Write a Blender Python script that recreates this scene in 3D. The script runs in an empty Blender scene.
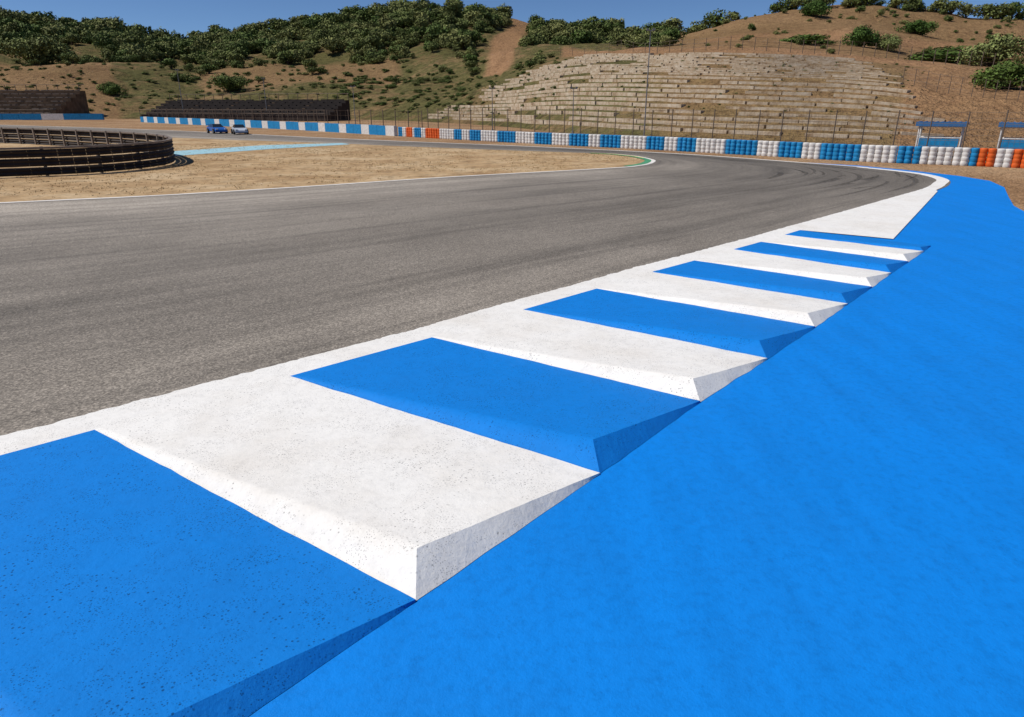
import bpy, bmesh, math, random, array
from mathutils import Vector, noise, Matrix
random.seed(7)
scene = bpy.context.scene
col = scene.collection

# ------------------------------------------------------------------ helpers
def new_obj(name, mesh, parent=None):
    o = bpy.data.objects.new(name, mesh); col.objects.link(o)
    if parent: o.parent = parent
    return o
def empty(name, loc=(0,0,0)):
    e = bpy.data.objects.new(name, None); e.location = loc; col.objects.link(e); e.empty_display_size=.2
    return e
def mesh_from(name, verts, faces, mats=(), idx=None, smooth=False):
    m = bpy.data.meshes.new(name); m.from_pydata([tuple(v) for v in verts], [], faces); 
    for k in mats: m.materials.append(k)
    if idx: m.polygons.foreach_set('material_index', idx)
    if smooth: m.polygons.foreach_set('use_smooth', [True]*len(m.polygons))
    m.update(); return m
class MB:
    """simple mesh accumulator"""
    def __init__(s): s.v=[]; s.f=[]; s.i=[]
    def face(s, pts, mi=0):
        b=len(s.v); s.v+= [tuple(p) for p in pts]; s.f.append(tuple(range(b,b+len(pts)))); s.i.append(mi)
    def box(s, c, sz, mi=0, ax=None, ay=None):
        ax = Vector(ax) if ax is not None else Vector((1,0,0)); ay = Vector(ay) if ay is not None else Vector((-ax.y,ax.x,0)).normalized()
        az = ax.cross(ay).normalized(); c=Vector(c); b=len(s.v)
        for dz in (-.5,.5):
            for dx,dy in ((-.5,-.5),(.5,-.5),(.5,.5),(-.5,.5)):
                s.v.append(tuple(c+ax*dx*sz[0]+ay*dy*sz[1]+az*dz*sz[2]))
        for f in ((0,3,2,1),(4,5,6,7),(0,1,5,4),(1,2,6,5),(2,3,7,6),(3,0,4,7)):
            s.f.append(tuple(b+k for k in f)); s.i.append(mi)
    def tube(s, p, q, r1, r2=None, n=6, mi=0, cap=True):
        r2 = r1 if r2 is None else r2
        p=Vector(p); q=Vector(q); d=(q-p).normalized()
        a = d.orthogonal().normalized(); c=d.cross(a); b=len(s.v)
        for (o,r) in ((p,r1),(q,r2)):
            for k in range(n):
                t=2*math.pi*k/n; s.v.append(tuple(o+a*math.cos(t)*r+c*math.sin(t)*r))
        for k in range(n):
            s.f.append((b+k,b+(k+1)%n,b+n+(k+1)%n,b+n+k)); s.i.append(mi)
        if cap:
            s.f.append(tuple(b+n+k for k in range(n))); s.i.append(mi)
            s.f.append(tuple(b+k for k in reversed(range(n)))); s.i.append(mi)
    def lathe(s, base, prof, n=10, mi=0):
        b=len(s.v)
        for (r,z) in prof:
            for k in range(n):
                t=2*math.pi*k/n; s.v.append((base[0]+r*math.cos(t),base[1]+r*math.sin(t),base[2]+z))
        for j in range(len(prof)-1):
            for k in range(n):
                s.f.append((b+j*n+k,b+j*n+(k+1)%n,b+(j+1)*n+(k+1)%n,b+(j+1)*n+k)); s.i.append(mi)
        s.f.append(tuple(b+(len(prof)-1)*n+k for k in range(n))); s.i.append(mi)
    def obj(s, name, mats, parent=None, smooth=False):
        return new_obj(name, mesh_from(name, s.v, s.f, mats, s.i, smooth), parent)

def catmull(P, n):
    out=[]
    for i in range(len(P)-1):
        p0=Vector(P[max(i-1,0)]);p1=Vector(P[i]);p2=Vector(P[i+1]);p3=Vector(P[min(i+2,len(P)-1)])
        for k in range(n):
            t=k/n
            out.append(.5*((2*p1)+(-p0+p2)*t+(2*p0-5*p1+4*p2-p3)*t*t+(-p0+3*p1-3*p2+p3)*t**3))
    out.append(Vector(P[-1])); return out
def resample(P, step):
    P=[Vector(p) for p in P]; out=[P[0].copy()]; need=step
    for a,b in zip(P,P[1:]):
        L=(b-a).length; pos=0
        while L-pos>=need:
            pos+=need; out.append(a+(b-a)*(pos/L)); need=step
        need-=L-pos
    return out

# ------------------------------------------------------------------ materials
class NT:
    def __init__(s,name):
        s.m=bpy.data.materials.new(name); s.m.use_nodes=True; s.t=s.m.node_tree; s.n=s.t.nodes; s.l=s.t.links
        s.b=s.n['Principled BSDF']; s.pos=s.n.new('ShaderNodeNewGeometry').outputs['Position']
    def noise(s,scale,detail=6,rough=.6,vec=None,dist=0):
        x=s.n.new('ShaderNodeTexNoise'); x.inputs['Scale'].default_value=scale; x.inputs['Detail'].default_value=min(detail,4)
        x.inputs['Roughness'].default_value=rough; x.inputs['Distortion'].default_value=dist
        s.l.new(vec or s.pos,x.inputs['Vector']); return x.outputs['Fac']
    def voro(s,scale,vec=None,out='Distance'):
        x=s.n.new('ShaderNodeTexVoronoi'); x.inputs['Scale'].default_value=scale; s.l.new(vec or s.pos,x.inputs['Vector']); return x.outputs[out]
    def ramp(s,fac,stops):
        r=s.n.new('ShaderNodeValToRGB'); e=r.color_ramp.elements
        while len(e)<len(stops): e.new(.5)
        for k,(p,c) in enumerate(stops):
            e[k].position=p; c=(c,c,c) if isinstance(c,(int,float)) else c; e[k].color=(*c,1)
        s.l.new(fac,r.inputs['Fac']); return r.outputs['Color']
    def mix(s,fac,a,b,mode='MIX'):
        x=s.n.new('ShaderNodeMix'); x.data_type='RGBA'; x.blend_type=mode
        for v,i in ((fac,0),(a,6),(b,7)):
            if isinstance(v,(int,float)): x.inputs[i].default_value = v if i==0 else (v,v,v,1)
            elif isinstance(v,tuple): x.inputs[i].default_value=(*v,1)
            else: s.l.new(v,x.inputs[i])
        return x.outputs[2]
    def math(s,op,a,b=0.0):
        x=s.n.new('ShaderNodeMath'); x.operation=op
        for v,i in ((a,0),(b,1)):
            if isinstance(v,(int,float)): x.inputs[i].default_value=v
            else: s.l.new(v,x.inputs[i])
        return x.outputs[0]
    def mapping(s,vec,scale,rot=0):
        x=s.n.new('ShaderNodeMapping'); x.inputs['Scale'].default_value=scale; x.inputs['Rotation'].default_value=(0,0,rot); s.l.new(vec,x.inputs['Vector']); return x.outputs[0]
    def attr(s,name,out='Fac'):
        x=s.n.new('ShaderNodeAttribute'); x.attribute_name=name; return x.outputs[out]
    def bump(s,h,strength=.5,dist=.01,prev=None):
        x=s.n.new('ShaderNodeBump'); x.inputs['Strength'].default_value=strength; x.inputs['Distance'].default_value=dist
        s.l.new(h,x.inputs['Height'])
        if prev: s.l.new(prev,x.inputs['Normal'])
        s.l.new(x.outputs[0],s.b.inputs['Normal']); return x.outputs[0]
    def fin(s,color,rough=.8,spec=.3,metal=0):
        if isinstance(color,tuple): s.b.inputs['Base Color'].default_value=(*color,1)
        else: s.l.new(color,s.b.inputs['Base Color'])
        if isinstance(rough,(int,float)): s.b.inputs['Roughness'].default_value=rough
        else: s.l.new(rough,s.b.inputs['Roughness'])
        s.b.inputs['Specular IOR Level'].default_value=spec; s.b.inputs['Metallic'].default_value=metal
        return s.m

def simple(name,c,rough=.7,spec=.3,metal=0,var=.2,scale=6):
    t=NT(name); n=t.noise(scale,3)
    k=t.ramp(n,[(.3,1-var),(.7,1.0)])
    return t.fin(t.mix(1.0,c,k,'MULTIPLY'),rough,spec,metal)

# asphalt
t=NT('asphalt'); uv=t.n.new('ShaderNodeUVMap').outputs[0]
sep=t.n.new('ShaderNodeSeparateXYZ'); t.l.new(uv,sep.inputs[0])
st=t.noise(1.0,5,.65,t.mapping(uv,(.10,30,1)))
st2=t.noise(1.0,4,.6,t.mapping(uv,(.4,7,1)))
patch=t.noise(.35,5,.6)
base=t.ramp(patch,[(.3,(.205,.180,.150)),(.7,(.265,.235,.198))])
base=t.mix(.75,base,t.ramp(st,[(.36,.66),(.5,1.0),(.64,1.12)]),'MULTIPLY')
base=t.mix(.55,base,t.ramp(st2,[(.36,.74),(.6,1.1)]),'MULTIPLY')
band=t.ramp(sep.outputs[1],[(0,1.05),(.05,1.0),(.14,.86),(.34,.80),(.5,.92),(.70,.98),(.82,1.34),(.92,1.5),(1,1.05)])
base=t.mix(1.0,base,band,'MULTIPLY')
alongm=t.ramp(t.math('DIVIDE',sep.outputs[0],100.0),[(.0,1.1),(.22,1.05),(.36,.70),(.48,.70),(.6,1.0)])
base=t.mix(1.0,base,alongm,'MULTIPLY')
stones=t.voro(95,out='Color'); sb=t.n.new('ShaderNodeRGBToBW'); t.l.new(stones,sb.inputs[0])
base=t.mix(.7,base,t.ramp(sb.outputs[0],[(.15,.48),(.5,.94),(.9,1.8)]),'MULTIPLY')
g=t.noise(60,4,.75)
base=t.mix(.7,base,t.ramp(g,[(.34,.55),(.5,1.0),(.66,1.4)]),'MULTIPLY')
b1=t.bump(t.voro(95),.4,.003); t.bump(g,.4,.004,b1)
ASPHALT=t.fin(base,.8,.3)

def paint(name,c,dirt,speck=.5,rough=.7,bs=60,spec=.15,dirtmax=.5,soft=.5,lumps=.4,trowel=False):
    t=NT(name)
    n=t.noise(1.3,4,.65); d=t.mix(t.ramp(n,[(.45,0.0),(.8,dirtmax)]),c,dirt)
    fine=t.noise(22,4,.7); d=t.mix(soft,d,t.ramp(fine,[(.3,.82),(.52,1.0),(.75,1.05)]),'MULTIPLY')
    if trowel:
        s_=t.noise(1.0,4,.6,t.mapping(t.pos,(5,.7,1),-.7)); d=t.mix(.8,d,t.ramp(s_,[(.3,.88),(.55,1.0),(.7,1.04)]),'MULTIPLY')
    if speck>0:
        sp=t.voro(48); 
        hole=t.math('MULTIPLY',t.ramp(sp,[(.0,1.0),(.14,1.0),(.24,0.0)]),t.ramp(t.noise(3.5,3,.7),[(.46,0.0),(.58,1.0)]))
        sp2=t.voro(105); hole2=t.math('MULTIPLY',t.ramp(sp2,[(.0,1.0),(.18,.9),(.32,0.0)]),t.ramp(t.noise(6,3,.7),[(.44,0.0),(.58,1.0)]))
        h=t.math('MULTIPLY',t.math('MAXIMUM',hole,hole2),speck)
        d=t.mix(h,d,tuple(x*.22 for x in c))
    b=t.bump(t.noise(bs,3,.7),.40,.005)
    b=t.bump(t.noise(5,3,.6),lumps,.014,b)
    return t.fin(d,rough,spec)
WHITE=paint('white_paint',(.83,.815,.78),(.68,.63,.56),.62,dirtmax=.65)
BLUE_K=paint('blue_kerb_paint',(.004,.200,.65),(.010,.165,.52),.8,.7,60,.15)
BLUE_R=paint('blue_runoff_paint',(.003,.215,.72),(.006,.19,.62),.15,.65,85,.15,.7,.8,.45,True)
WLINE=paint('white_line_paint',(.80,.77,.72),(.50,.46,.41),.6,.7,60,.15,.6)
PALEBLUE=simple('pale_blue_paint',(.36,.60,.68),.7)
GREENP=simple('green_paint',(.08,.32,.16),.7); YELP=simple('yellow_paint',(.65,.6,.10),.7)

# soil / grass
t=NT('dry_ground')
n=t.noise(.25,5,.65); c=t.ramp(n,[(.3,(.26,.15,.075)),(.5,(.35,.215,.115)),(.72,(.43,.29,.17))])
c=t.mix(.7,c,t.ramp(t.noise(6,5,.75),[(.3,.6),(.5,1.0),(.72,1.35)]),'MULTIPLY')
v=t.voro(28,out='Color'); bw=t.n.new('ShaderNodeRGBToBW'); t.l.new(v,bw.inputs[0])
c=t.mix(.8,c,t.ramp(bw.outputs[0],[(.2,.5),(.8,1.45)]),'MULTIPLY')
b=t.bump(t.voro(28),.8,.03); t.bump(t.noise(3,4),.6,.08,b)
GROUND=t.fin(c,.95,.1)
t=NT('dry_infield_grass')
n=t.noise(.5,5,.75); c=t.ramp(n,[(.33,(.34,.215,.11)),(.5,(.47,.325,.18)),(.66,(.56,.42,.26))])
c=t.mix(.8,c,t.ramp(t.noise(2.6,4,.85),[(.36,.55),(.5,1.0),(.66,1.2)]),'MULTIPLY')
t.bump(t.noise(14,4,.8),.7,.04)
INFIELD=t.fin(c,.95,.1)
t=NT('hill_soil')
n=t.noise(.06,5,.65); c=t.ramp(n,[(.32,(.13,.095,.042)),(.46,(.20,.135,.065)),(.6,(.28,.18,.095)),(.75,(.34,.22,.125))])
g=t.ramp(t.noise(.12,5,.8),[(.40,0.0),(.53,.85)])
strip=t.attr('cleared')
g=t.math('MULTIPLY',g,t.math('SUBTRACT',1.0,strip))
c=t.mix(g,c,(.085,.088,.030))
c=t.mix(.9,c,t.ramp(t.noise(.9,4,.85),[(.36,.42),(.5,1.0),(.68,1.35)]),'MULTIPLY')
c=t.mix(t.math('MULTIPLY',strip,.6),c,(.33,.18,.095))
c=t.mix(.7,c,t.ramp(t.noise(3.5,4,.85),[(.36,.45),(.5,1.0),(.68,1.3)]),'MULTIPLY')
b=t.bump(t.noise(.9,4,.8),.9,.6)
HILL=t.fin(c,.95,.05)
t=NT('terrace_stone')
n=t.noise(1.6,4,.8); c=t.ramp(n,[(.34,(.24,.165,.10)),(.46,(.40,.31,.215)),(.60,(.50,.42,.32)),(.75,(.57,.50,.40))])
t.bump(t.noise(5,3),.6,.05); STONE=t.fin(c,.95,.1)

BLACKR=simple('dark_rubber_belt',(.045,.033,.027),.7,.25,0,.5,2); STEEL=simple('weathered_steel',(.26,.21,.17),.6,.3,.2,.4)
GALV=simple('galvanised_steel',(.25,.25,.25),.5,.4,.5)
FENCE=simple('rusty_fence_wire',(.16,.12,.09),.7,.3,.2)
TW=simple('white_tyre_paint',(.74,.72,.69),.6,.3,0,.3,9); TB=simple('blue_tyre_paint',(.012,.25,.55),.6,.3,0,.35,9); TO=simple('orange_tyre_paint',(.75,.13,.02),.6,.3,0,.3,9)
DGREY=simple('dark_concrete',(.06,.05,.045),.9,.1,0,.4,3); BROWNC=simple('brown_seat_concrete',(.20,.135,.085),.9,.1,0,.6,1.2)
LCONC=simple('light_concrete',(.38,.30,.23),.9,.1,0,.5,1.5)
BARK=simple('bark',(.10,.07,.045),.9,.1,0,.5,8)
CARB=simple('blue_car_paint',(.02,.12,.45),.25,.5); CARW=simple('white_car_paint',(.55,.6,.68),.25,.5); GLASS=simple('dark_glass',(.02,.025,.03),.08,.6); TYRE=simple('tyre_rubber',(.02,.02,.02),.8); LAMP=simple('head_lamp',(.8,.8,.75),.2,.6)
ROOFB=simple('blue_roof_sheet',(.05,.16,.36),.5); 

def leafmat(name,a,b):
    t=NT(name); oi=t.n.new('ShaderNodeObjectInfo').outputs['Random']
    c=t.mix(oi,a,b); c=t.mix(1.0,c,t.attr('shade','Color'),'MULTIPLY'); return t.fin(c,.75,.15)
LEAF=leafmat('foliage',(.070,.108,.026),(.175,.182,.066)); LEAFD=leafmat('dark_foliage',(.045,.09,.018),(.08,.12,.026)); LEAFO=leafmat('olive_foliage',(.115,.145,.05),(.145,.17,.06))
GRASSB=leafmat('dry_grass_blades',(.48,.34,.18),(.50,.36,.19))

# ------------------------------------------------------------------ ground, track
def sheet(name, pts, z, mat):
    return new_obj(name, mesh_from(name,[(p[0],p[1],z) for p in pts],[tuple(range(len(pts)))],[mat]))
S=2500
new_obj('ground', mesh_from('ground',[(-S,-S,0),(S,-S,0),(S,S,0),(-S,S,0)],[(0,1,2,3)],[GROUND]))

OUT=[(-16,-9.6),(-8,-1.95),(-2.62,3.14),(-.80,4.94),(1.20,6.95),(3.18,8.75),(5.39,11.03),(7.29,12.92),(8.70,14.39),(9.43,15.35),(9.87,16.2),(10.07,17.17),(9.96,18.1),(9.5,19.3),(8.47,20.84),(7.34,22.6),(5.85,24.6),(3.34,27.0),(-.5,30.1),(-5.2,33.5),(-11.3,38.3),(-19.7,45.5),(-30.6,53.5),(-43.7,61.6),(-60,72)]
INN=[(-24,4.5),(-15.5,8.9),(-8.92,12.09),(-6.79,13.07),(-4.41,14.57),(-1.47,16.67),(1.24,18.24),(2.95,19.3),(3.5,19.85),(3.85,20.4),(4.05,20.9),(4.2,21.4),(4.28,21.9),(4.25,22.5),(4.15,23.1),(3.9,23.8),(3.0,25.0),(-.46,27.0),(-4.66,29.6),(-8.2,32.0),(-12.6,34.4),(-19.3,38.3),(-31.2,43.8),(-45,52),(-62,62)]
Oc=catmull([(*p,0) for p in OUT],10); Ic=catmull([(*p,0) for p in INN],10)
NV=14; vs=[];fs=[];uvs=[]; L=0; prev=None
for o,i in zip(Oc,Ic):
    m=o*.6+i*.4
    if prev is not None: L+=(m-prev).length
    prev=m
    ext=(o-i).normalized()*.14
    for k in range(NV+1):
        p=(o+ext if k==0 else o).lerp(i,k/NV); vs.append((p.x,p.y,.008)); uvs.append((L,k/NV))
for j in range(len(Oc)-1):
    for k in range(NV):
        a=j*(NV+1)+k; fs.append((a,a+NV+1,a+NV+2,a+1))
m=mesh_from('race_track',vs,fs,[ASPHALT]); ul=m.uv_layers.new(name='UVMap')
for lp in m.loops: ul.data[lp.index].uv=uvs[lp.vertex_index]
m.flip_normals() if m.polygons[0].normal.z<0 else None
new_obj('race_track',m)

def ribbon(name, path, w, z, mat, side=1, jit=.006, step=.04, wfun=None, parent=None):
    P=resample(path,step); v=[];f=[]
    for k,p in enumerate(P):
        q=P[min(k+1,len(P)-1)]-P[max(k-1,0)]; n=Vector((-q.y,q.x,0)).normalized()*side
        ww=w if wfun is None else wfun(k/len(P))
        j=(noise.noise(Vector((p.x*9,p.y*9,3)))*1.2+random.uniform(-.5,.5))*jit
        v+= [(p.x+n.x*j*.6,p.y+n.y*j*.6,z),(p.x+n.x*(ww+j),p.y+n.y*(ww+j),z)]
    for k in range(len(P)-1): f.append((2*k,2*k+2,2*k+3,2*k+1))
    m=mesh_from(name,v,f,[mat])
    if m.polygons[0].normal.z<0: m.flip_normals()
    return new_obj(name,m,parent)

# tyre rubber laid along the racing line (thin worn arcs following the bend)
tm=empty('tyre_marks'); rr=random.Random(11); B=MB()
nO=len(Oc)
for k in range(40):
    c0=rr.uniform(.06,.6); a=rr.randint(60,140); ln=rr.randint(14,50); dv=rr.uniform(-.12,.12); w=rr.uniform(.02,.10)
    if k>35: a=rr.randint(18,40); ln=rr.randint(6,14); c0=rr.uniform(.2,.7); w=.010
    pts=[Oc[j].lerp(Ic[j],min(.95,max(.04,c0+dv*((j-a)/ln)**2))) for j in range(a,min(a+ln,nO-1))]
    if len(pts)<4: continue
    P=resample(pts,.2)
    z=.0092+k*.00005
    for q in range(len(P)-1):
        if noise.noise(Vector((P[q].x*.5,P[q].y*.5,k)))<-.12: continue
        d=(P[q+1]-P[q]).normalized(); n=Vector((-d.y,d.x,0))*w*min(1,(q+1)/8,(len(P)-q)/8)
        B.face([(P[q].x-n.x,P[q].y-n.y,z),(P[q+1].x-n.x,P[q+1].y-n.y,z),(P[q+1].x+n.x,P[q+1].y+n.y,z),(P[q].x+n.x,P[q].y+n.y,z)])
t=NT('rubber_film'); n_=t.noise(18,4,.8)
tr=t.n.new('ShaderNodeBsdfTransparent'); mx=t.n.new('ShaderNodeMixShader'); 
t.l.new(t.ramp(n_,[(.36,.05),(.62,.45)]),mx.inputs[0]); t.l.new(tr.outputs[0],mx.inputs[1]); t.l.new(t.b.outputs[0],mx.inputs[2]); t.l.new(mx.outputs[0],t.n['Material Output'].inputs[0])
FILM=t.fin((.05,.045,.04),.75,.25)
B.obj('rubber_arcs',[FILM],tm)

Iloop=[(p.x,p.y) for p in Ic]
sheet('infield_grass',[(-70,4.5)]+Iloop+[(-90,62)],.004,INFIELD)
ribbon('white_line',[p for p in Ic if p.y<25],.13,.013,WLINE,-1,.008,.08)
far=[p for p in Oc if p.y>19.0 and p.x<9.6]
ribbon('white_line',far,.16,.013,WLINE,-1,.01,.12)

# ------------------------------------------------------------------ kerb
KI=[(-2.176,3.208),(-1.388,3.960),(-.583,4.719),(.092,5.440),(.782,6.130),(1.419,6.800),(1.989,7.345),(2.599,7.960),(3.085,8.430),(3.560,8.920),(3.90,9.274)]
KO=[(-.332,1.903),(.406,2.766),(1.077,3.578),(1.707,4.282),(2.319,4.981),(2.863,5.624),(3.357,6.200),(3.825,6.760),(4.294,7.300),(4.765,7.844),(5.04,8.18)]
for k in range(5):
    KI.insert(0,(KI[0][0]-.80,KI[0][1]-.752)); KO.insert(0,(KO[0][0]-.745,KO[0][1]-.865))
kerb=empty('kerb')
z0=.014; N=28
bw=[MB(),MB()]; fc=[MB(),MB()]
for i in range(len(KI)-1):
    a=Vector((*KI[i],z0)); b=Vector((*KI[i+1],z0)); o=Vector((*KO[i],z0)); q=Vector((*KO[i+1],z0))
    al=(q-o); ln=al.length; al.normalize(); inn=(a-o).normalized()
    s=min(1,ln/1.05)
    P=o+inn*.125*s+al*.135*s+Vector((0,0,.080*s))
    ci=0 if i%2==1 else 1
    B=bw[ci]; F=fc[ci]; base=len(B.v)
    for r in range(N+1):
        for t_ in range(N+1):
            u=r/N; w=t_/N   # u along, w across(inner->outer)
            p=(a.lerp(b,u)).lerp(P.lerp(q,u),w)
            j=noise.noise(p*3)*.004+noise.noise(p*14)*.0014
            wob=noise.noise(Vector((p.x*7,p.y*7,2)))*.006
            e=0 if w==0 else 1
            B.v.append((p.x+al.x*wob*e,p.y+al.y*wob*e,p.z+j*e*min(1,4*w)))
    for r in range(N):
        for t_ in range(N):
            x=base+r*(N+1)+t_; B.f.append((x,x+1,x+N+2,x+N+1)); B.i.append(0)
    nb=len(B.v)   # near slope shares the first row of the patch, so it shades softly into the top
    bot=[]
    for t_ in range(N+1):
        g1=a.lerp(o,t_/N); wob=noise.noise(Vector((g1.x*7,g1.y*7,2)))*.006
        bot.append(Vector((g1.x+al.x*wob,g1.y+al.y*wob,.006)))
    for t_ in range(N+1):
        B.v.append(tuple(Vector(B.v[base+t_]).lerp(bot[t_],.5)))
    for t_ in range(N+1): B.v.append(tuple(bot[t_]))
    for t_ in range(N):
        B.f.append((base+t_,nb+t_,nb+t_+1,base+t_+1)); B.i.append(0)
        B.f.append((nb+t_,nb+N+1+t_,nb+N+2+t_,nb+t_+1)); B.i.append(0)
    for r in range(N):
        p1=B.v[base+r*(N+1)+N]; p2=B.v[base+(r+1)*(N+1)+N]
        g1=bot[N].lerp(Vector((q.x,q.y,.005)),r/N); g2=bot[N].lerp(Vector((q.x,q.y,.005)),(r+1)/N)
        if r>0: g1-=inn*noise.noise(g1*6)*.008
        if r<N-1: g2-=inn*noise.noise(g2*6)*.008
        F.face([p1,g1,g2,p2])
for B,nm,mt,sm in ((bw[0],'white_blocks',WHITE,True),(bw[1],'blue_blocks',BLUE_K,True),(fc[0],'white_outer_faces',WHITE,False),(fc[1],'blue_outer_faces',BLUE_K,False)):
    ob=B.obj(nm,[mt],kerb,sm)
    bm=bmesh.new(); bm.from_mesh(ob.data)
    bmesh.ops.remove_doubles(bm,verts=bm.verts,dist=.00005)
    for f in bm.faces: f.normal_update()
    flip=[f for f in bm.faces if f.normal.z<0]; bmesh.ops.reverse_faces(bm,faces=flip)
    bm.to_mesh(ob.data); bm.free()
ob=sheet('white_end',[(3.90,9.274),(5.25,10.64),(7.15,12.60),(8.46,13.96),(8.36,13.72),(4.82,8.62)],.0145,WHITE); ob.parent=kerb
path=[(*p,0) for p in KI]+[(5.25,10.64,0),(7.15,12.6,0)]+[(8.50,14.0,0),(9.36,15.1,0),(9.93,16.0,0),(10.2,17.17,0),(10.06,18.15,0),(9.6,19.4,0)]
path=catmull(path,8)
ribbon('white_line',path,.25,.012,WHITE,1,.014,.025)

# blue painted run-off
blue=[(-10,-10)]+[(p[0]-.0,p[1]+.0) for p in KI]+[(5.25,10.66),(7.15,12.6),(8.6,14.1),(9.42,15.1),(9.93,16.0),(10.15,17.0),(9.98,18.2),(9.5,19.5),(8.55,20.95),(8.75,20.95),(9.75,19.9),(10.35,18.5),(10.75,16.95),(10.75,15.8),(10.2,14.5),(9.25,12.98),(8.5,11.75),(8.15,10.95),(8.3,10.2),(9.5,8),(11,-10)]
sheet('blue_runoff',blue,.004,BLUE_R)

apex=[p for p in Ic if p.x>2.2 and 19.5<p.y<25.2]
ribbon('apex_kerb',apex,.20,.017,GREENP,1,.0,.1)
ribbon('apex_kerb',[p for p in apex if p.y>22.6],.08,.021,YELP,1,.0,.1)
sheet('pale_blue_runoff',[(-11.6,23.0),(-9.4,27.4),(-7.0,30.9),(-7.6,32.0),(-10.5,30.2),(-12.7,25.8)],.010,PALEBLUE)

# loose gravel beside the blue run-off: one object
B=MB(); rg=random.Random(5)
for k in range(1500):
    y=rg.uniform(10.5,18); x=rg.uniform(8.6,14)
    if x<10.95 and y>12.6: continue
    if x<9.4 and y>11.5: continue
    s=rg.uniform(.008,.03); p=Vector((x,y,0)); v=[]
    for dx,dy,dz in ((1,0,.2),(0,1,.2),(-1,0,.2),(0,-1,.2),(0,0,.9)): v.append(p+Vector((dx*s*rg.uniform(.7,1.2),dy*s*rg.uniform(.7,1.2),dz*s)))
    for q in ((0,1,4),(1,2,4),(2,3,4),(3,0,4)): B.face([v[i] for i in q])
B.obj('gravel',[GROUND])

# ------------------------------------------------------------------ tyre barrier
BP=[(18.5,16.0,0),(16.2,17.4,0),(13.87,19.14,0),(12.46,20.13,0),(10.51,21.5,0),(7.86,24.5,0),(5.29,27.35,0),(1.225,31.3,0),(-4.24,37.1,0),(-6.17,39.3,0)]
bp=resample(catmull(BP,12),.2)
B=MB(); prof=[]
for k in range(4):
    z=k*.122; prof+=[(.096,z+.002),(.104,z+.03),(.106,z+.062),(.104,z+.094),(.096,z+.120)]
prof.append((.05,.49))
left=5; ci=0
for k,p in enumerate(bp):
    if left==0: ci^=1; left=random.choice([3,4,5,5,6]); 
    left-=1
    mi=ci
    if p.x>12.95: mi=2 if (k//2)%2==0 else 0
    if -4.4<p.x<-3.6: mi=2
    if -5.7<p.x<-5.2: mi=2
    q=p+Vector((random.uniform(-.012,.012),random.uniform(-.012,.012),.0))
    B.lathe(q,[(r*random.uniform(.98,1.02),z*.99) for r,z in prof],10,mi)
B.obj('tyre_barrier',[TW,TB,TO],None,True)
W=[(-6.4,39.6,0),(-14.5,49.1,0),(-26.6,61.6,0),(-37.3,72.5,0)]
wp=resample(catmull(W,10),.95); B=MB()
for k in range(len(wp)-1):
    a,b=wp[k],wp[k+1]; d=(b-a).normalized(); c=(a+b)/2
    B.box((c.x,c.y,.26),((b-a).length-.02,.2,.52+random.uniform(-.02,.02)),1 if k%3 else 0,d)
B.obj('concrete_wall',[TW,TB])
B=MB(); x=-68
while x<-45:
    w=random.choice([1.2,1.8,2.4]); B.box((x+w/2,78,.42),(w-.03,.3,.62),random.choice([0,1,1]),(1,0,0)); x+=w
B.obj('concrete_wall',[TW,TB])

# ------------------------------------------------------------------ left guardrail
GP=[(-19,14.0,0),(-14,15.55,0),(-11.97,16.4,0),(-10.5,17.35,0),(-9.85,18.6,0),(-9.8,20.3,0),(-10.7,22.4,0),(-12.6,25.0,0),(-16.5,28.2,0),(-23,32.1,0),(-34,36,0)]
gp=resample(catmull(GP,12),.3); gr=empty('guardrail')
B=MB()
for k in range(len(gp)-1):
    a,b=gp[k],gp[k+1]; d=(b-a).normalized(); nn=Vector((d.y,-d.x,0))
    for (zb,zt,mi) in ((.03,.215,0),(.235,.42,0),(.44,.62,0)):
        pr=[(0,zb),(.035,zb+(zt-zb)*.25),(.0,zb+(zt-zb)*.5),(.035,zb+(zt-zb)*.75),(0,zt)]
        for (o1,z1),(o2,z2) in zip(pr,pr[1:]):
            B.face([a+nn*o1+Vector((0,0,z1)),b+nn*o1+Vector((0,0,z1)),b+nn*o2+Vector((0,0,z2)),a+nn*o2+Vector((0,0,z2))],mi)
    c=(a+b)/2; B.box((c.x-nn.x*.02,c.y-nn.y*.02,.65),((b-a).length,.10,.045),1,d)
B.obj('rails',[BLACKR,STEEL],gr)
B=MB()
for k in range(0,len(gp),4):
    p=gp[k]; d=(gp[min(k+1,len(gp)-1)]-gp[max(k-1,0)]).normalized(); nn=Vector((d.y,-d.x,0))
    B.box((p.x-nn.x*.07,p.y-nn.y*.07,.34),(.07,.06,.68),0,d)
B.obj('posts',[STEEL],gr)

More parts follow.
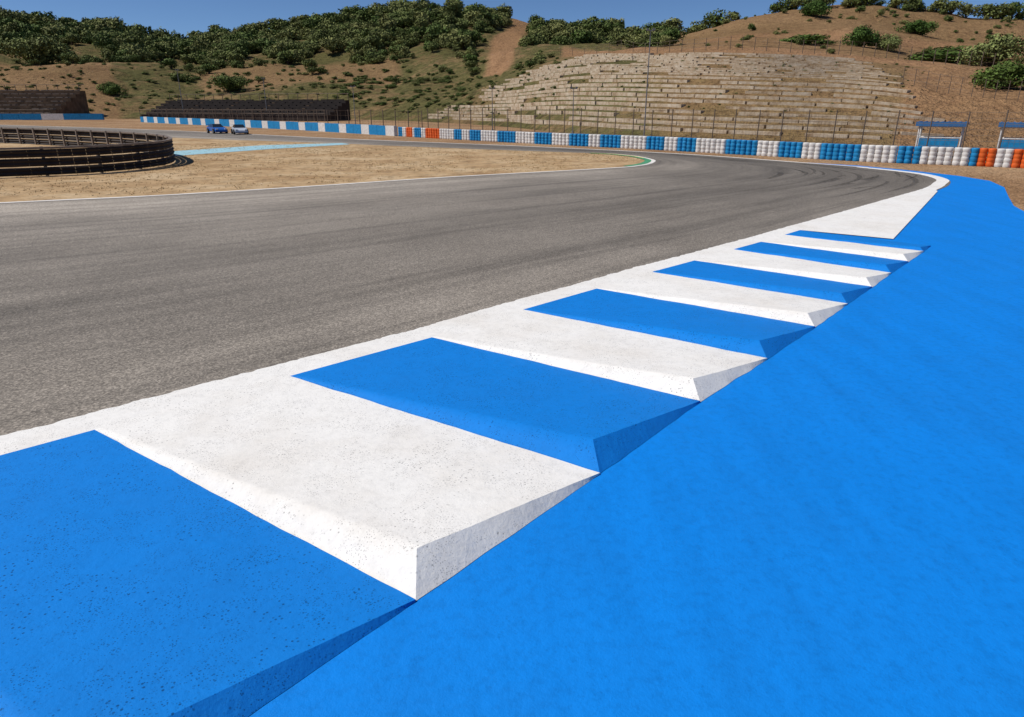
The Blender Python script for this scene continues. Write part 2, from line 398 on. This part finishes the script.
# ------------------------------------------------------------------ hills
COLS={-700:[(70,0),(90,22),(130,42),(175,66),(210,80)],-200:[(80,0),(100,22),(130,42),(175,68),(210,82)],0:[(80,0),(100,22),(130,42),(175,70),(210,83)],50:[(84,0),(102,20),(130,38),(172,62),(210,76)],
100:[(88,0),(105,15),(130,32),(170,56),(210,71)],130:[(88,0),(105,14),(130,30),(170,52),(210,63)],200:[(88,0),(105,12),(130,28),(170,48),(210,59)],260:[(88,0),(105,13),(130,30),(170,54),(208,67)],
330:[(86,0),(105,15),(130,32),(170,60),(205,78)],380:[(80,0),(100,15),(125,32),(165,64),(200,86)],450:[(66,0),(85,12),(110,34),(155,68),(190,93)],500:[(56,0),(75,18),(100,40),(150,68),(185,88)],
520:[(52,0),(70,22),(95,43),(148,65),(183,79)],560:[(42,0),(60,28),(85,48),(140,62),(180,77)],600:[(38,0),(54,30),(72,49),(130,56),(175,67)],640:[(35,0),(48,30),(62,49),(100,56),(160,62)],
700:[(32,0),(44,30),(55,50),(85,62),(130,76)],760:[(30,0),(41,28),(52,49),(80,70),(120,90)],850:[(28,0),(39,26),(50,44),(76,66),(115,95)],900:[(27,0),(37,22),(48,38),(75,58),(112,92)],
950:[(27,0),(35,14),(46,34),(75,50),(110,84)],1024:[(27,0),(33,8),(45,28),(72,48),(108,86)],1200:[(26,0),(33,10),(45,30),(72,48),(108,80)],1700:[(26,0),(33,10),(45,30),(72,48),(108,80)]}
KS=sorted(COLS)
def lin(u):
    u=max(KS[0],min(KS[-1],u))
    for a,b in zip(KS,KS[1:]):
        if a<=u<=b:
            t=(u-a)/(b-a); return [( (1-t)*p[0]+t*q[0], (1-t)*p[1]+t*q[1]) for p,q in zip(COLS[a],COLS[b])]
_c={}
def prof_at(u):
    k=round(u)
    if k in _c: return _c[k]
    acc=[[0,0] for _ in range(5)]
    for d in (-24,-12,0,12,24):
        for i,(y,p) in enumerate(lin(k+d)): acc[i][0]+=y/5; acc[i][1]+=p/5
    pts=[(acc[0][0],-.3)]+[(y,1.6+.00126*p*y) for y,p in acc[1:]]
    y,z=pts[-1]; pts+= [(y*1.12,z*.98),(y*1.5,z*.55),(y*2.2,-1)]
    _c[k]=pts; return pts
def hill(u,r):
    pts=prof_at(u); i=min(int(r),len(pts)-2); t=r-i
    y=pts[i][0]*(1-t)+pts[i+1][0]*t
    z=pts[i][1]*(1-t)+pts[i+1][1]*t
    x=.00135*(u-512)*y
    fade=min(1,max(0,(r-.3)*1.2)); 
    terr = .25 if (500<u<930 and r<2.1) else 1
    z+= fade*terr*(noise.noise(Vector((x*.05,y*.05,0)))*.012*y + noise.noise(Vector((x*.2,y*.2,5)))*.005*y)
    return Vector((x,y,z))
def path_u(r): return 511+(r-3)*13+2*math.sin(r*4)
us=list(range(-700,420,8))+list(range(420,600,4))+list(range(600,1700,8)); rs=[k/14 for k in range(0,7*14+1)]
vs=[];clr=[]
for u in us:
    for r in rs:
        p=hill(u,r); vs.append(p)
        cc=0
        if 1.7<r<4.05: cc=max(0,min(1,(14+4*noise.noise(Vector((r*2,0,1)))-abs(u-path_u(r)))/4))
        if u>640: cc=max(cc,min(.6,(u-640)/60)*(1 if r>2 else .7))
        if 2.05<r<2.3 and u>560: cc=1.0
        if 3.0<r<3.15 and u>700: cc=1.0
        if u>905 and r<2.0: cc=max(cc,.9)
        if 200<u<400 and 1.3<r<2.4: cc=max(cc,.5)
        if u<110 and r<2.2: cc=max(cc,.6)
        clr.append(cc)
R=len(rs); fs=[(i*R+j,(i+1)*R+j,(i+1)*R+j+1,i*R+j+1) for i in range(len(us)-1) for j in range(R-1)]
m=mesh_from('hills',vs,fs,[HILL],None,True)
at=m.attributes.new('cleared','FLOAT','POINT'); at.data.foreach_set('value',clr)
new_obj('hills',m)

# ------------------------------------------------------------------ stone terraces
B=MB(); rows=25; dr=1.82/(rows-1)
for k in range(rows):
    r=.2+k*dr
    uL=585-(2-r)*88; uR=845+(2-r)*38
    if r<.9: uR=905+(.9-r)*20
    u=uL+random.uniform(-8,8)
    while u<uR+random.uniform(-10,10):
        p=hill(u,r); step=random.uniform(.9,2.6)
        du=step/(.00135*p.y)
        q=hill(u+du,r)
        if noise.noise(Vector((u*.022,r*5,0)))>-.22 or random.random()<.45:
            d=(q-p); L_=d.length; d.normalize()
            rise=hill(u,min(r+dr,2.1)).z-p.z
            h=rise*random.uniform(.36,.46)
            c=(p+q)/2+Vector((0,.1,h*.5-.06+random.uniform(-.012,.012)))
            B.box(c,(L_*random.uniform(.93,1.0),.28+random.uniform(0,.12),h+.16),0,d)
        u+=du
B.obj('stone_terrace',[STONE,LCONC])

# ------------------------------------------------------------------ fences
def fence(name,pts,h,post_every,nw,pr=.018,wr=.006,vert=0):
    e=empty(name); B=MB()
    for k,p in enumerate(pts):
        if k%post_every==0: B.tube(p,p+Vector((random.uniform(-.02,.02),0,h+random.uniform(-.03,.03))),pr,pr,5)
    B.obj('posts',[FENCE],e)
    B=MB()
    for a,b in zip(pts,pts[1:]):
        for j in range(nw):
            z=Vector((0,0,h*(j+1)/nw*.97)); B.tube(a+z,b+z,wr,wr,3,0,False)
        for j in range(vert):
            p=a.lerp(b,(j+.5)/vert); B.tube(p,p+Vector((0,0,h*.97)),wr*.6,wr*.6,3,0,False)
    B.obj('wires',[FENCE],e)
cf=[p+Vector((.55,.75,0)) for p in resample(catmull(BP[1:],12),.9)]
fence('catch_fence',cf,1.45,1,9,.020,.005,7)
cf2=[p+Vector((1.2,2.2,0)) for p in resample(catmull(W,10),1.5)]
fence('catch_fence',cf2,1.3,1,4,.03,.009,2)
fence('wire_fence',[hill(u,2.12) for u in range(560,1000,6)],.9,2,3,.024,.009,0)
fence('wire_fence',[hill(u,1.0) for u in range(905,1060,6)],.8,2,3,.016,.006,0)

def pole(x,y,z0,h,r=.03):
    e=empty('lamp_pole',(x,y,z0)); B=MB(); B.tube((0,0,0),(0,0,h),r,r*.55,8); B.tube((0,0,0),(0,0,.12),r*2,r*1.6,8); B.obj('mast',[GALV],e)
    B=MB(); B.box((0,0,h),(.34,.05,.04)); B.box((-.14,-.03,h+.05),(.11,.07,.08)); B.box((.14,-.03,h+.05),(.11,.07,.08)); B.obj('lamps',[GALV],e)
pole(6.25,34,0,4.75,.035); pole(-1.3,48,0,2.6,.035); pole(-13,60,0,3.0,.04); pole(-27,80,0,4.3,.05); pole(-38,84,.3,5.0,.05); pole(3.2,38,.2,2.2,.03)

# ------------------------------------------------------------------ grandstands
def grandstand(a,b,rows,dep,rise,mat,seat,wall):
    a=Vector(a);b=Vector(b); e=empty('grandstand'); d=(b-a).normalized(); n=Vector((-d.y,d.x,0)); L=(b-a).length
    B=MB()
    for k in range(rows):
        c=(a+b)/2+n*(dep*(k+.5)); B.box((c.x,c.y,(rise*(k+1)+.3)/2),(L,dep,rise*(k+1)+.3),0,d)
    B.obj('tiers',[mat],e)
    B=MB(); 
    for k in range(rows):
        s=.5
        while s<L-.5:
            if int(s/1.0)%5!=0 and random.random()<.93:
                c=a+d*(s+.4)+n*(dep*(k+.6)); B.box((c.x,c.y,rise*(k+1)+.3+.05),(.8,dep*.4,.10),0,d)
            s+=1.0
    B.obj('seats',[seat],e)
    B=MB(); s=1.0
    while s<L:
        for k in range(rows):
            c=a+d*s+n*(dep*(k+.3)); B.box((c.x,c.y,rise*(k+1)+.3-.02),(.35,dep*.5,rise*.6),0,d)
        s+=5
    B.obj('aisle_steps',[wall],e)
    B=MB(); s=0
    while s<=L:
        p=a+d*s-n*.1; B.tube((p.x,p.y,0),(p.x,p.y,1.1),.035,.035,5); q=a+d*s+n*(dep*rows); zt=rise*rows+.3
        B.tube((q.x,q.y,zt),(q.x,q.y,zt+.7),.035,.035,5); s+=1.3
    for z,off in ((1.1,-.1),(.75,-.1)): 
        p=a+n*off;q=b+n*off; B.tube((p.x,p.y,z),(q.x,q.y,z),.025,.025,5)
    p=a+n*dep*rows;q=b+n*dep*rows; B.tube((p.x,p.y,zt+.7),(q.x,q.y,zt+.7),.025,.025,5)
    B.obj('railings',[FENCE],e)
grandstand((-43,84,0),(-19.5,76,0),6,.8,.30,DGREY,DGREY,BROWNC)
grandstand((-74,82.5,0),(-52.5,82.5,0),7,1.1,.42,BROWNC,LCONC,LCONC)

# ------------------------------------------------------------------ marshal posts
def marshal(x,y,rot):
    e=empty('marshal_post',(x,y,0)); e.rotation_euler=(0,0,rot)
    B=MB()
    for sx in (-.6,.6):
        for sy in (-.35,.35): B.tube((sx,sy,0),(sx,sy,1.02),.028,.028,6)
    for sx in (-.6,.6): B.tube((sx,-.35,.62),(sx,.35,.62),.018,.018,5); B.tube((sx,-.35,.4),(sx,.35,.92),.014,.014,5)
    for sy in (-.35,.35): B.tube((-.6,sy,.62),(.6,sy,.62),.018,.018,5); B.tube((-.6,sy,.95),(.6,sy,.95),.02,.02,5)
    B.obj('frame',[TW],e)
    B=MB(); B.box((0,0,.28),(1.25,.75,.05)); B.obj('deck',[GALV],e)
    B=MB(); B.box((0,-.02,1.06),(1.42,.95,.05),0); 
    for k in range(9): B.box((-.64+k*.16,-.02,1.095),(.05,.95,.02),0)
    B.box((0,-.50,1.03),(1.42,.02,.13),0); B.obj('roof',[ROOFB],e)
    B=MB(); B.box((0,-.37,.46),(1.1,.02,.26)); B.obj('front_panel',[TB],e)
marshal(13.9,23.3,-.6); marshal(15.9,22.3,-.6)

# ------------------------------------------------------------------ cars
def car(loc,rot,sc,paintm):
    e=empty('race_car',loc); e.rotation_euler=(0,0,rot); e.scale=(sc,)*3
    prof=[(-2.15,.28),(-2.2,.62),(-2.05,.86),(-1.3,.92),(1.0,.84),(1.75,.70),(2.1,.52),(2.15,.25)]
    bm=bmesh.new()
    def loft(sections):
        rings=[[bm.verts.new(v) for v in s] for s in sections]
        for a,b in zip(rings,rings[1:]):
            for k in range(len(a)): bm.faces.new((a[k],a[(k+1)%len(a)],b[(k+1)%len(b)],b[k]))
        bm.faces.new(rings[0][::-1]); bm.faces.new(rings[-1])
    loft([[(x,y*(.9 if abs(y)>.8 else 1),z) for x,z in prof] for y in (-.9,-.82,.82,.9)])
    bmesh.ops.recalc_face_normals(bm,faces=bm.faces)
    bmesh.ops.bevel(bm,geom=list(bm.edges),offset=.05,segments=2,affect='EDGES')
    m=bpy.data.meshes.new('body'); bm.to_mesh(m); bm.free(); m.materials.append(paintm); new_obj('body',m,e)
    B=MB()
    lo=[(-1.55,-.74,.9),(.85,-.74,.84),(.85,.74,.84),(-1.55,.74,.9)]; hi=[(-.95,-.56,1.24),(.12,-.56,1.27),(.12,.56,1.27),(-.95,.56,1.24)]
    for k in range(4): B.face([lo[k],lo[(k+1)%4],hi[(k+1)%4],hi[k]],0)
    B.face([(x,y,z+.0) for x,y,z in hi],1); B.obj('cabin',[GLASS,paintm],e)
    B=MB()
    for x in (-1.35,1.3):
        for y in (-.86,.86):
            B.tube((x,y-.12,.33),(x,y+.12,.33),.33,.33,18,0); B.tube((x,y-.128,.33),(x,y+.128,.33),.2,.2,12,1)
    B.obj('wheels',[TYRE,GALV],e)
    B=MB(); B.box((-2.05,0,1.16),(.3,1.6,.04),0); B.box((-2.05,-.5,1.0),(.08,.05,.3),0); B.box((-2.05,.5,1.0),(.08,.05,.3),0)
    B.box((2.17,0,.22),(.12,1.7,.06),1); B.obj('spoiler',[paintm,TYRE],e)
    B=MB(); B.box((2.0,-.6,.62),(.2,.3,.12)); B.box((2.0,.6,.62),(.2,.3,.12)); B.obj('headlights',[LAMP],e)
car((-17.7,43.2,.012),-.9,.42,CARB); car((-15.9,42.0,.012),-1.1,.42,CARW)

# ------------------------------------------------------------------ vegetation
def tree_mesh(name,seed,leafm,nleaf,ls,bush=False,flat=.75):
    rnd=random.Random(seed); B=MB(); shade=[]
    base=.03 if bush else .08
    lobes=[]
    for k in range(rnd.randint(9,13)):
        a=rnd.uniform(0,6.28); rr=rnd.uniform(.02,.34); z=base+ (.08 if bush else .13)+rnd.uniform(0,.42)*flat*(1-rr)
        lobes.append((Vector((rr*math.cos(a),rr*math.sin(a),z)),rnd.uniform(.14,.23),rnd.uniform(.72,1.25)))
    B.tube((0,0,-.15),(.01,.0,base+.1),.035,.024,7,1)
    for c,r,s in lobes: B.tube((.01,0,base*.7),c,.016,.005,5,1)
    shade=[1.0]*len(B.f)
    for k in range(nleaf):
        c,r,s=rnd.choice(lobes)
        d=Vector((rnd.gauss(0,1),rnd.gauss(0,1),rnd.gauss(0,1))).normalized(); rad=r*rnd.uniform(.55,1.12)
        p=c+Vector((d.x*rad,d.y*rad,d.z*rad*.8))
        if p.z<.02: continue
        nn=(d+Vector((rnd.gauss(0,.45),rnd.gauss(0,.45),rnd.gauss(0,.45)))).normalized(); a=nn.orthogonal().normalized(); b=nn.cross(a)
        t=rnd.uniform(0,6.28); a2=a*math.cos(t)+b*math.sin(t); b2=nn.cross(a2); l=ls*rnd.uniform(.6,1.3)
        B.face([p-a2*l,p-b2*l*.55,p+a2*l,p+b2*l*.55],0)
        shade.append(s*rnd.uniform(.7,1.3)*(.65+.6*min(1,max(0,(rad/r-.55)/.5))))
    m=mesh_from(name,B.v,B.f,[leafm,BARK],B.i)
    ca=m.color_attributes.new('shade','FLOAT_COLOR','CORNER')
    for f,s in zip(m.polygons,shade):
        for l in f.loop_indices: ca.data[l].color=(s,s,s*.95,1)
    return m
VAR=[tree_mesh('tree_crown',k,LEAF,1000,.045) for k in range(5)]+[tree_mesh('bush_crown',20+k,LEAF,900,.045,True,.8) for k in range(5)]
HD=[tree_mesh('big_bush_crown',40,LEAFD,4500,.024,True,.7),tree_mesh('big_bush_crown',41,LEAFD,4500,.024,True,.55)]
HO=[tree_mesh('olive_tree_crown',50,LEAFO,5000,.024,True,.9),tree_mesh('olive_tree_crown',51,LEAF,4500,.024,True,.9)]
wood=empty('hillside_trees')
cnt=0
def plant(u,r,size,mesh,parent=None,name=None,flat=1):
    global cnt
    p=hill(u,r); cnt+=1
    o=new_obj(name or f'tree_{cnt}',mesh,parent); o.location=p+Vector((0,0,-.02*size)); o.scale=(size*random.uniform(.9,1.2),size*random.uniform(.9,1.2),size*random.uniform(.8,1.1)*flat)
    o.rotation_euler=(0,0,random.uniform(0,6.28)); return o
k=0; tries=0
while k<1700 and tries<40000:
    tries+=1
    u=random.uniform(-200,672); r=random.choice([random.uniform(2.0,4.15),random.uniform(2.5,4.15),random.uniform(1.2,3.2)])
    if abs(u-path_u(r))<(20 if r<3.2 else 17) and 1.7<r<4.1: continue
    if u>560 and r<2.6: continue
    dens=.50+1.3*noise.noise(Vector((u*.02,r*2.4,9)))+ (r-2.4)*.6
    if u>640: dens-=.5
    if 200<u<430 and r<2.6: dens-=.3
    if u<120 and r<2.2: dens-=.5
    if random.random()>dens: continue
    y=hill(u,r).y; px=random.uniform(7,25)*(1.0 if r>2.4 else .7)
    plant(u,r,px*.00135*y*1.15,random.choice(VAR),wood); k+=1
for k in range(420):
    u=random.uniform(650,1300); r=random.choice([random.uniform(2.3,4.1),random.uniform(3.6,4.1)])
    if noise.noise(Vector((u*.02,r*2,4)))<0 and random.random()<.7: continue
    y=hill(u,r).y; plant(u,r,random.choice([2,3,4,5,6,8,12])*.00135*y,random.choice(VAR[5:]),wood)
for k in range(520):
    u=random.uniform(-100,560); r=random.uniform(.3,2.2)
    if abs(u-path_u(r))<16 and r>1.7: continue
    y=hill(u,r).y; plant(u,r,random.uniform(2.5,9)*.00135*y,random.choice(VAR[5:]),wood,None,.7)
for k in range(110):   # green belt at the foot of the slope
    u=random.uniform(330,470); r=random.uniform(.5,1.7); y=hill(u,r).y; plant(u,r,random.uniform(6,13)*.00135*y,random.choice(VAR[5:]),wood,None,.6)
for k in range(260):   # scrub breaking up the terraces
    u=random.uniform(450,930); r=random.uniform(.3,2.05); y=hill(u,r).y; plant(u,r,random.uniform(1.5,5)*.00135*y,random.choice(VAR[5:]),wood,None,.6)
for (u,px) in [(693,20),(712,24),(728,14),(775,22),(788,20),(800,20),(812,26),(838,20),(850,22),(860,18),(885,22),(905,24),(925,18),(940,18),(955,18),(975,24),(988,20),(1000,22),(1020,20)]:
    y=hill(u,4).y; plant(u,3.95,px*.00135*y*1.3,random.choice(VAR[5:]),wood)
def named(u,rr,px,mesh,name,flat=1):
    y=hill(u,rr).y; plant(u,rr,px*.00135*y*1.25,mesh,None,name,flat)
named(803,2.75,54,HD[1],'bush',.42)
named(856,2.85,38,HD[0],'bush',.85); named(884,2.85,30,HO[0],'bush',.85); named(808,3.6,26,HD[0],'bush',.9)
named(945,2.5,76,HD[1],'bush',.38); named(990,2.35,54,HO[0],'olive_tree',.95); named(1008,1.35,58,HD[0],'bush',.95)
named(910,3.3,32,HD[0],'bush',.8); named(40,2.2,50,HO[1],'tree',.9); named(232,1.2,34,HO[1],'tree',.9)
named(108,.9,26,HD[0],'bush',.8)

# dry grass tufts of the infield: one object
B=MB(); rnd=random.Random(3)
def in_poly(x,y,poly):
    c=False;j=len(poly)-1
    for i in range(len(poly)):
        xi,yi=poly[i];xj,yj=poly[j]
        if (yi>y)!=(yj>y) and x<(xj-xi)*(y-yi)/(yj-yi)+xi: c=not c
        j=i
    return c
poly=[(-70,4.5)]+Iloop+[(-90,62)]
made=0
while made<6000:
    x=rnd.uniform(-18,4.2); y=rnd.uniform(11,32)
    if noise.noise(Vector((x*.6,y*.6,0)))<rnd.uniform(-.4,.3): continue
    if not in_poly(x-.15,y+.12,poly) or not in_poly(x+.3,y-.2,poly): continue
    made+=1
    for j in range(4):
        a=rnd.uniform(0,6.28); h=rnd.uniform(.01,.035); dx=math.cos(a)*.01; dy=math.sin(a)*.01
        ox=x+rnd.uniform(-.05,.05); oy=y+rnd.uniform(-.05,.05)
        B.face([(ox-dx,oy-dy,.004),(ox+dx,oy+dy,.004),(ox+rnd.uniform(-.03,.03),oy+rnd.uniform(-.03,.03),h)])
ob=B.obj('dry_grass',[GRASSB]); ca=ob.data.color_attributes.new('shade','FLOAT_COLOR','CORNER')
vals=array.array('f',[1.0])*(len(ob.data.loops)*4)
for f in range(len(ob.data.polygons)):
    s=rnd.uniform(.7,1.2)
    for c in range(3):
        b=(f*3+c)*4; vals[b]=s; vals[b+1]=s; vals[b+2]=s*.95
ca.data.foreach_set('color',vals)

# ------------------------------------------------------------------ light and camera
EL=math.radians(52); AZ=math.radians(-96)
d=Vector((math.sin(AZ)*math.cos(EL),math.cos(AZ)*math.cos(EL),math.sin(EL)))
w=bpy.data.worlds.new('World'); scene.world=w; w.use_nodes=True; nt=w.node_tree
sky=nt.nodes.new('ShaderNodeTexSky'); sky.sky_type='NISHITA'; sky.sun_disc=False; sky.sun_elevation=EL; sky.sun_rotation=AZ
sky.air_density=.9; sky.dust_density=0; sky.ozone_density=8; sky.altitude=3500
nt.links.new(sky.outputs[0],nt.nodes['Background'].inputs[0]); nt.nodes['Background'].inputs[1].default_value=.085
sl=bpy.data.lights.new('sun','SUN'); sl.energy=4.3; sl.angle=math.radians(.5); sl.color=(1,.95,.88)
so=bpy.data.objects.new('sun',sl); col.objects.link(so); so.rotation_euler=d.to_track_quat('Z','Y').to_euler(); so.location=(0,0,50)
cam=bpy.data.cameras.new('camera'); cam.sensor_width=36; cam.lens=24.01; cam.clip_end=6000; cam.clip_start=.05
co=bpy.data.objects.new('camera',cam); col.objects.link(co); co.location=(0,0,1.6); co.rotation_euler=(math.radians(90-20.36),0,0)
scene.camera=co
scene.view_settings.view_transform='Standard'; scene.view_settings.look='None'; scene.view_settings.exposure=0
